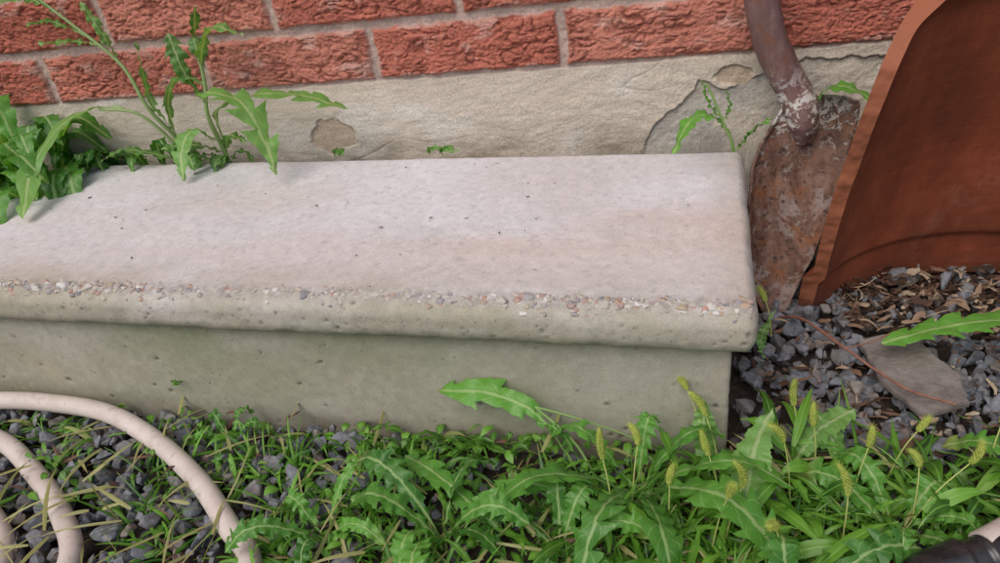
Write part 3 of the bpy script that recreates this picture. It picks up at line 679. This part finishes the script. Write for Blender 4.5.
for cx_,cy_,nl,sc in ((-.235,-.385,8,.85),(.10,-.335,7,.7),(-.33,-.40,5,.6),(.02,-.43,7,.9),(-.47,-.31,5,.4),(.22,-.285,6,.65),(-.14,-.385,6,.65)):
    tb=B()
    for i in range(nl): arc_leaf(tb,(cx_,cy_,.010),i*6.28/nl+rng.normal(0,.3),(.06+.07*rng.random())*sc,.055*sc+.02*rng.random(),.02,(.014+.010*rng.random())*sc,teeth=int(rng.integers(4,9)),depth=.45+.25*rng.random(),r=rng.random(),k=.2+.6*rng.random(),roll=rng.normal(0,.4))
    tb.build('dandelion_plant',m_dand)

# ---- grass mass
gb2=B()
def keep_clear(x,y):
    if x>.0 and y>-.272: return True
    if .05<x<.24 and -.42<y<-.335: return rng.random()<.9
    return False
def density(x,y):
    if x<-.45: return .28
    if x<-.30: return .55
    if x<-.20: return .75
    return .85
for i in range(2300):
    x=-1.05+rng.random()*1.5; y=-.58+rng.random()*.32
    if y>-.275 and x<.0: continue
    if keep_clear(x,y): continue
    cl=float(fbm(np.array(x*16),np.array(y*16),np.array(0.),701,2))
    if rng.random()>density(x,y)*(.60+1.5*cl): continue
    nearr=1 if (y>-.31 and x<.03) else 0
    right=float(sstep(-.35,.0,x)); rb_=rng.random()
    for j in range(rng.integers(4,10)):
        L_=(.020+.048*rng.random())*(.7 if nearr else 1)*(.85+.30*right)
        az=rng.uniform(0,2*math.pi)
        if nearr and math.sin(az)>0: az=-az
        grass_blade(gb2,(x+rng.normal(0,.007),y+rng.normal(0,.006)*(0 if nearr else 1),.004),az,rng.uniform(.35,1.35),L_,.0007+.0021*rng.random()**1.6,rng.uniform(.1,.8),k=rng.random()*.97,r=np.clip(rb_+rng.normal(0,.3),0,1))
for i in range(420):
    x=rng.normal(.06,.10) if i%2 else rng.uniform(-.50,.28); y=rng.uniform(-.50,-.285) if x<.0 else rng.uniform(-.48,-.272)
    if keep_clear(x,y): continue
    sc=.55+.45*float(sstep(-.25,.05,x))
    L_=(.026+.046*rng.random())*sc
    az=rng.uniform(0,6.28); z0=.006+.040*rng.random()*(1 if x>-.2 else .5)
    if y>-.32 and x<0.02 and math.sin(az)>0: az=-az
    arc_leaf(gb2,(x,y,z0),az,L_,.008+.016*rng.random(),.02*rng.random(),(.0022+.0038*rng.random())*sc,env='lance',wave=.0006,fold=.35,N_=14,k=rng.random()*.92,pet=.02,roll=rng.normal(0,.5))
    if i%3==0: stem(gb2,[(x,y,.0),(x,y,z0*.7),(x,y,z0)],.0008,.0006,8)
for i in range(220):
    x=rng.uniform(-.65,.25); y=rng.uniform(-.5,-.285)
    grass_blade(gb2,(x,y,.014+.022*rng.random()),rng.uniform(0,6.28),1.25,.02+.05*rng.random(),.0006+.0014*rng.random(),.15,k=.99)
grass=gb2.build('grass',m_grass)
cb_=B()
for i in range(1900):
    x=rng.uniform(-.95,.3); y=-.278-abs(rng.normal(0,.09))
    if float(fbm(np.array(x*13),np.array(y*13),np.array(3.),711,2))<(-.1 if x>-.40 else .12): continue
    if keep_clear(x,y): continue
    arc_leaf(cb_,(x,y,.008+.018*rng.random()),rng.uniform(0,6.28),.006+.012*rng.random(),.006,.004,.0018+.0030*rng.random(),env='ov',N_=7,wave=.0002,pet=.05,k=rng.random()*.9,roll=rng.normal(0,.4))
for (x,y,zc) in ((-.545,-.270,.055),(-.54,-.271,.05),(-.535,-.270,.054)): arc_leaf(cb_,(x,y,zc),rng.uniform(3.4,6),.008,.004,.001,.003,env='ov',N_=8,wave=.0002,k=.1)
cb_.build('clover_groundcover',m_grass)

# ---- foxtail seed heads
fx=B()
def foxtail(tip,base,L_=.03):
    tip=np.array(tip,float);base=np.array(base,float); mid=(tip+base)/2+np.array([0,0,.010])
    C_=catmull([base,mid,tip],40); tube(fx,C_,np.linspace(.0007,.0005,40),6,r=.3,k=.1)
    d=nrm(tip-C_[-6]); bend=np.array([rng.normal(0,.5),rng.normal(0,.4),-.45]); A=[tip]
    for i in range(24): d=nrm(d+bend*.06); A.append(A[-1]+d*L_/24)
    A=np.array(A)
    V,Fc=seedlet
    for i in range(24):
        t=i/23; rr=.0023*math.sin(math.pi*(.15+.8*t))**.6; T=nrm(A[i+1]-A[i]); X_=nrm(np.cross(T,[.3,.2,1])); Y_=np.cross(T,X_)
        for j in range(6):
            a=j*1.047+i*.7; o=X_*math.cos(a)+Y_*math.sin(a); c=A[i]+o*rr
            fx.add((V*np.array([.0009,.0009,.0012]))@np.array([X_,Y_,T])+c,Fc,a=.5,t=.3,r=rng.random(),k=.1)
            e=c+(o*.9+T*1.)*(.0028+.0013*rng.random()); w=np.cross(o,T)*.00014
            fx.add([c-w,c+w,e],np.array([[0,1,2]]),a=.5,t=.3,r=1.,k=.1)
for tip,base in (((-.050,-.274,.088),(-.02,-.32,.01)),((.022,-.10,.052),(.03,-.12,.01)),((-.033,-.325,.070),(-.02,-.34,.01)),((-.010,-.355,.072),(-.02,-.36,.01)),((-.035,-.292,.078),(-.02,-.31,.01)),
                 ((.035,-.250,.055),(.04,-.275,.01)),((.145,-.31,.066),(.10,-.34,.01)),((.12,-.275,.060),(.10,-.29,.01)),((.045,-.285,.068),(.05,-.295,.01)),((.18,-.26,.060),(.17,-.28,.01)),((-.11,-.34,.072),(-.10,-.36,.01)),((-.085,-.325,.075),(-.09,-.35,.01)),((.08,-.305,.070),(.07,-.32,.01)),((-.02,-.37,.078),(-.03,-.37,.01)),((.02,-.315,.080),(.03,-.32,.01)),((.06,-.35,.068),(.06,-.36,.01)),((.20,-.285,.065),(.19,-.30,.01)),((.01,-.39,.074),(.02,-.39,.01)),((.11,-.32,.07),(.11,-.335,.01)),((-.06,-.36,.075),(-.06,-.37,.01))):
    foxtail(tip,base,.013+.012*rng.random())
fx.build('foxtail_grass',m_seed)

# ================================================================== LIGHT / CAMERA
w=bpy.data.worlds.new('World'); scene.world=w; w.use_nodes=True; nt=w.node_tree
bg=nt.nodes['Background']; sky=nt.nodes.new('ShaderNodeTexSky'); sky.sky_type='NISHITA'; sky.sun_disc=False
sky.sun_elevation=math.radians(56); sky.sun_rotation=math.radians(200); sky.air_density=1.; sky.dust_density=3.5; sky.ozone_density=1.
nt.links.new(sky.outputs[0],bg.inputs[0]); bg.inputs[1].default_value=.15
sl=bpy.data.lights.new('sun','SUN'); sl.energy=1.5; sl.angle=math.radians(50); sl.color=(1,.96,.91)
so_=bpy.data.objects.new('sun',sl); scene.collection.objects.link(so_)
el=math.radians(56); azr=math.radians(200)
dv=Vector((math.sin(azr)*math.cos(el),math.cos(azr)*math.cos(el),math.sin(el)))
so_.rotation_euler=dv.to_track_quat('Z','Y').to_euler()
cam=bpy.data.cameras.new('camera'); co=bpy.data.objects.new('camera',cam); scene.collection.objects.link(co); scene.camera=co
cam.sensor_width=36; cam.lens=732.94/1000*36; cam.clip_start=.01; cam.clip_end=200
M=Matrix.Rotation(.31279,4,'Z')@Matrix.Rotation(.99163,4,'X')@Matrix.Rotation(-.15152,4,'Z')
M.translation=Vector((-.04527,-.72452,.4967)); co.matrix_world=M
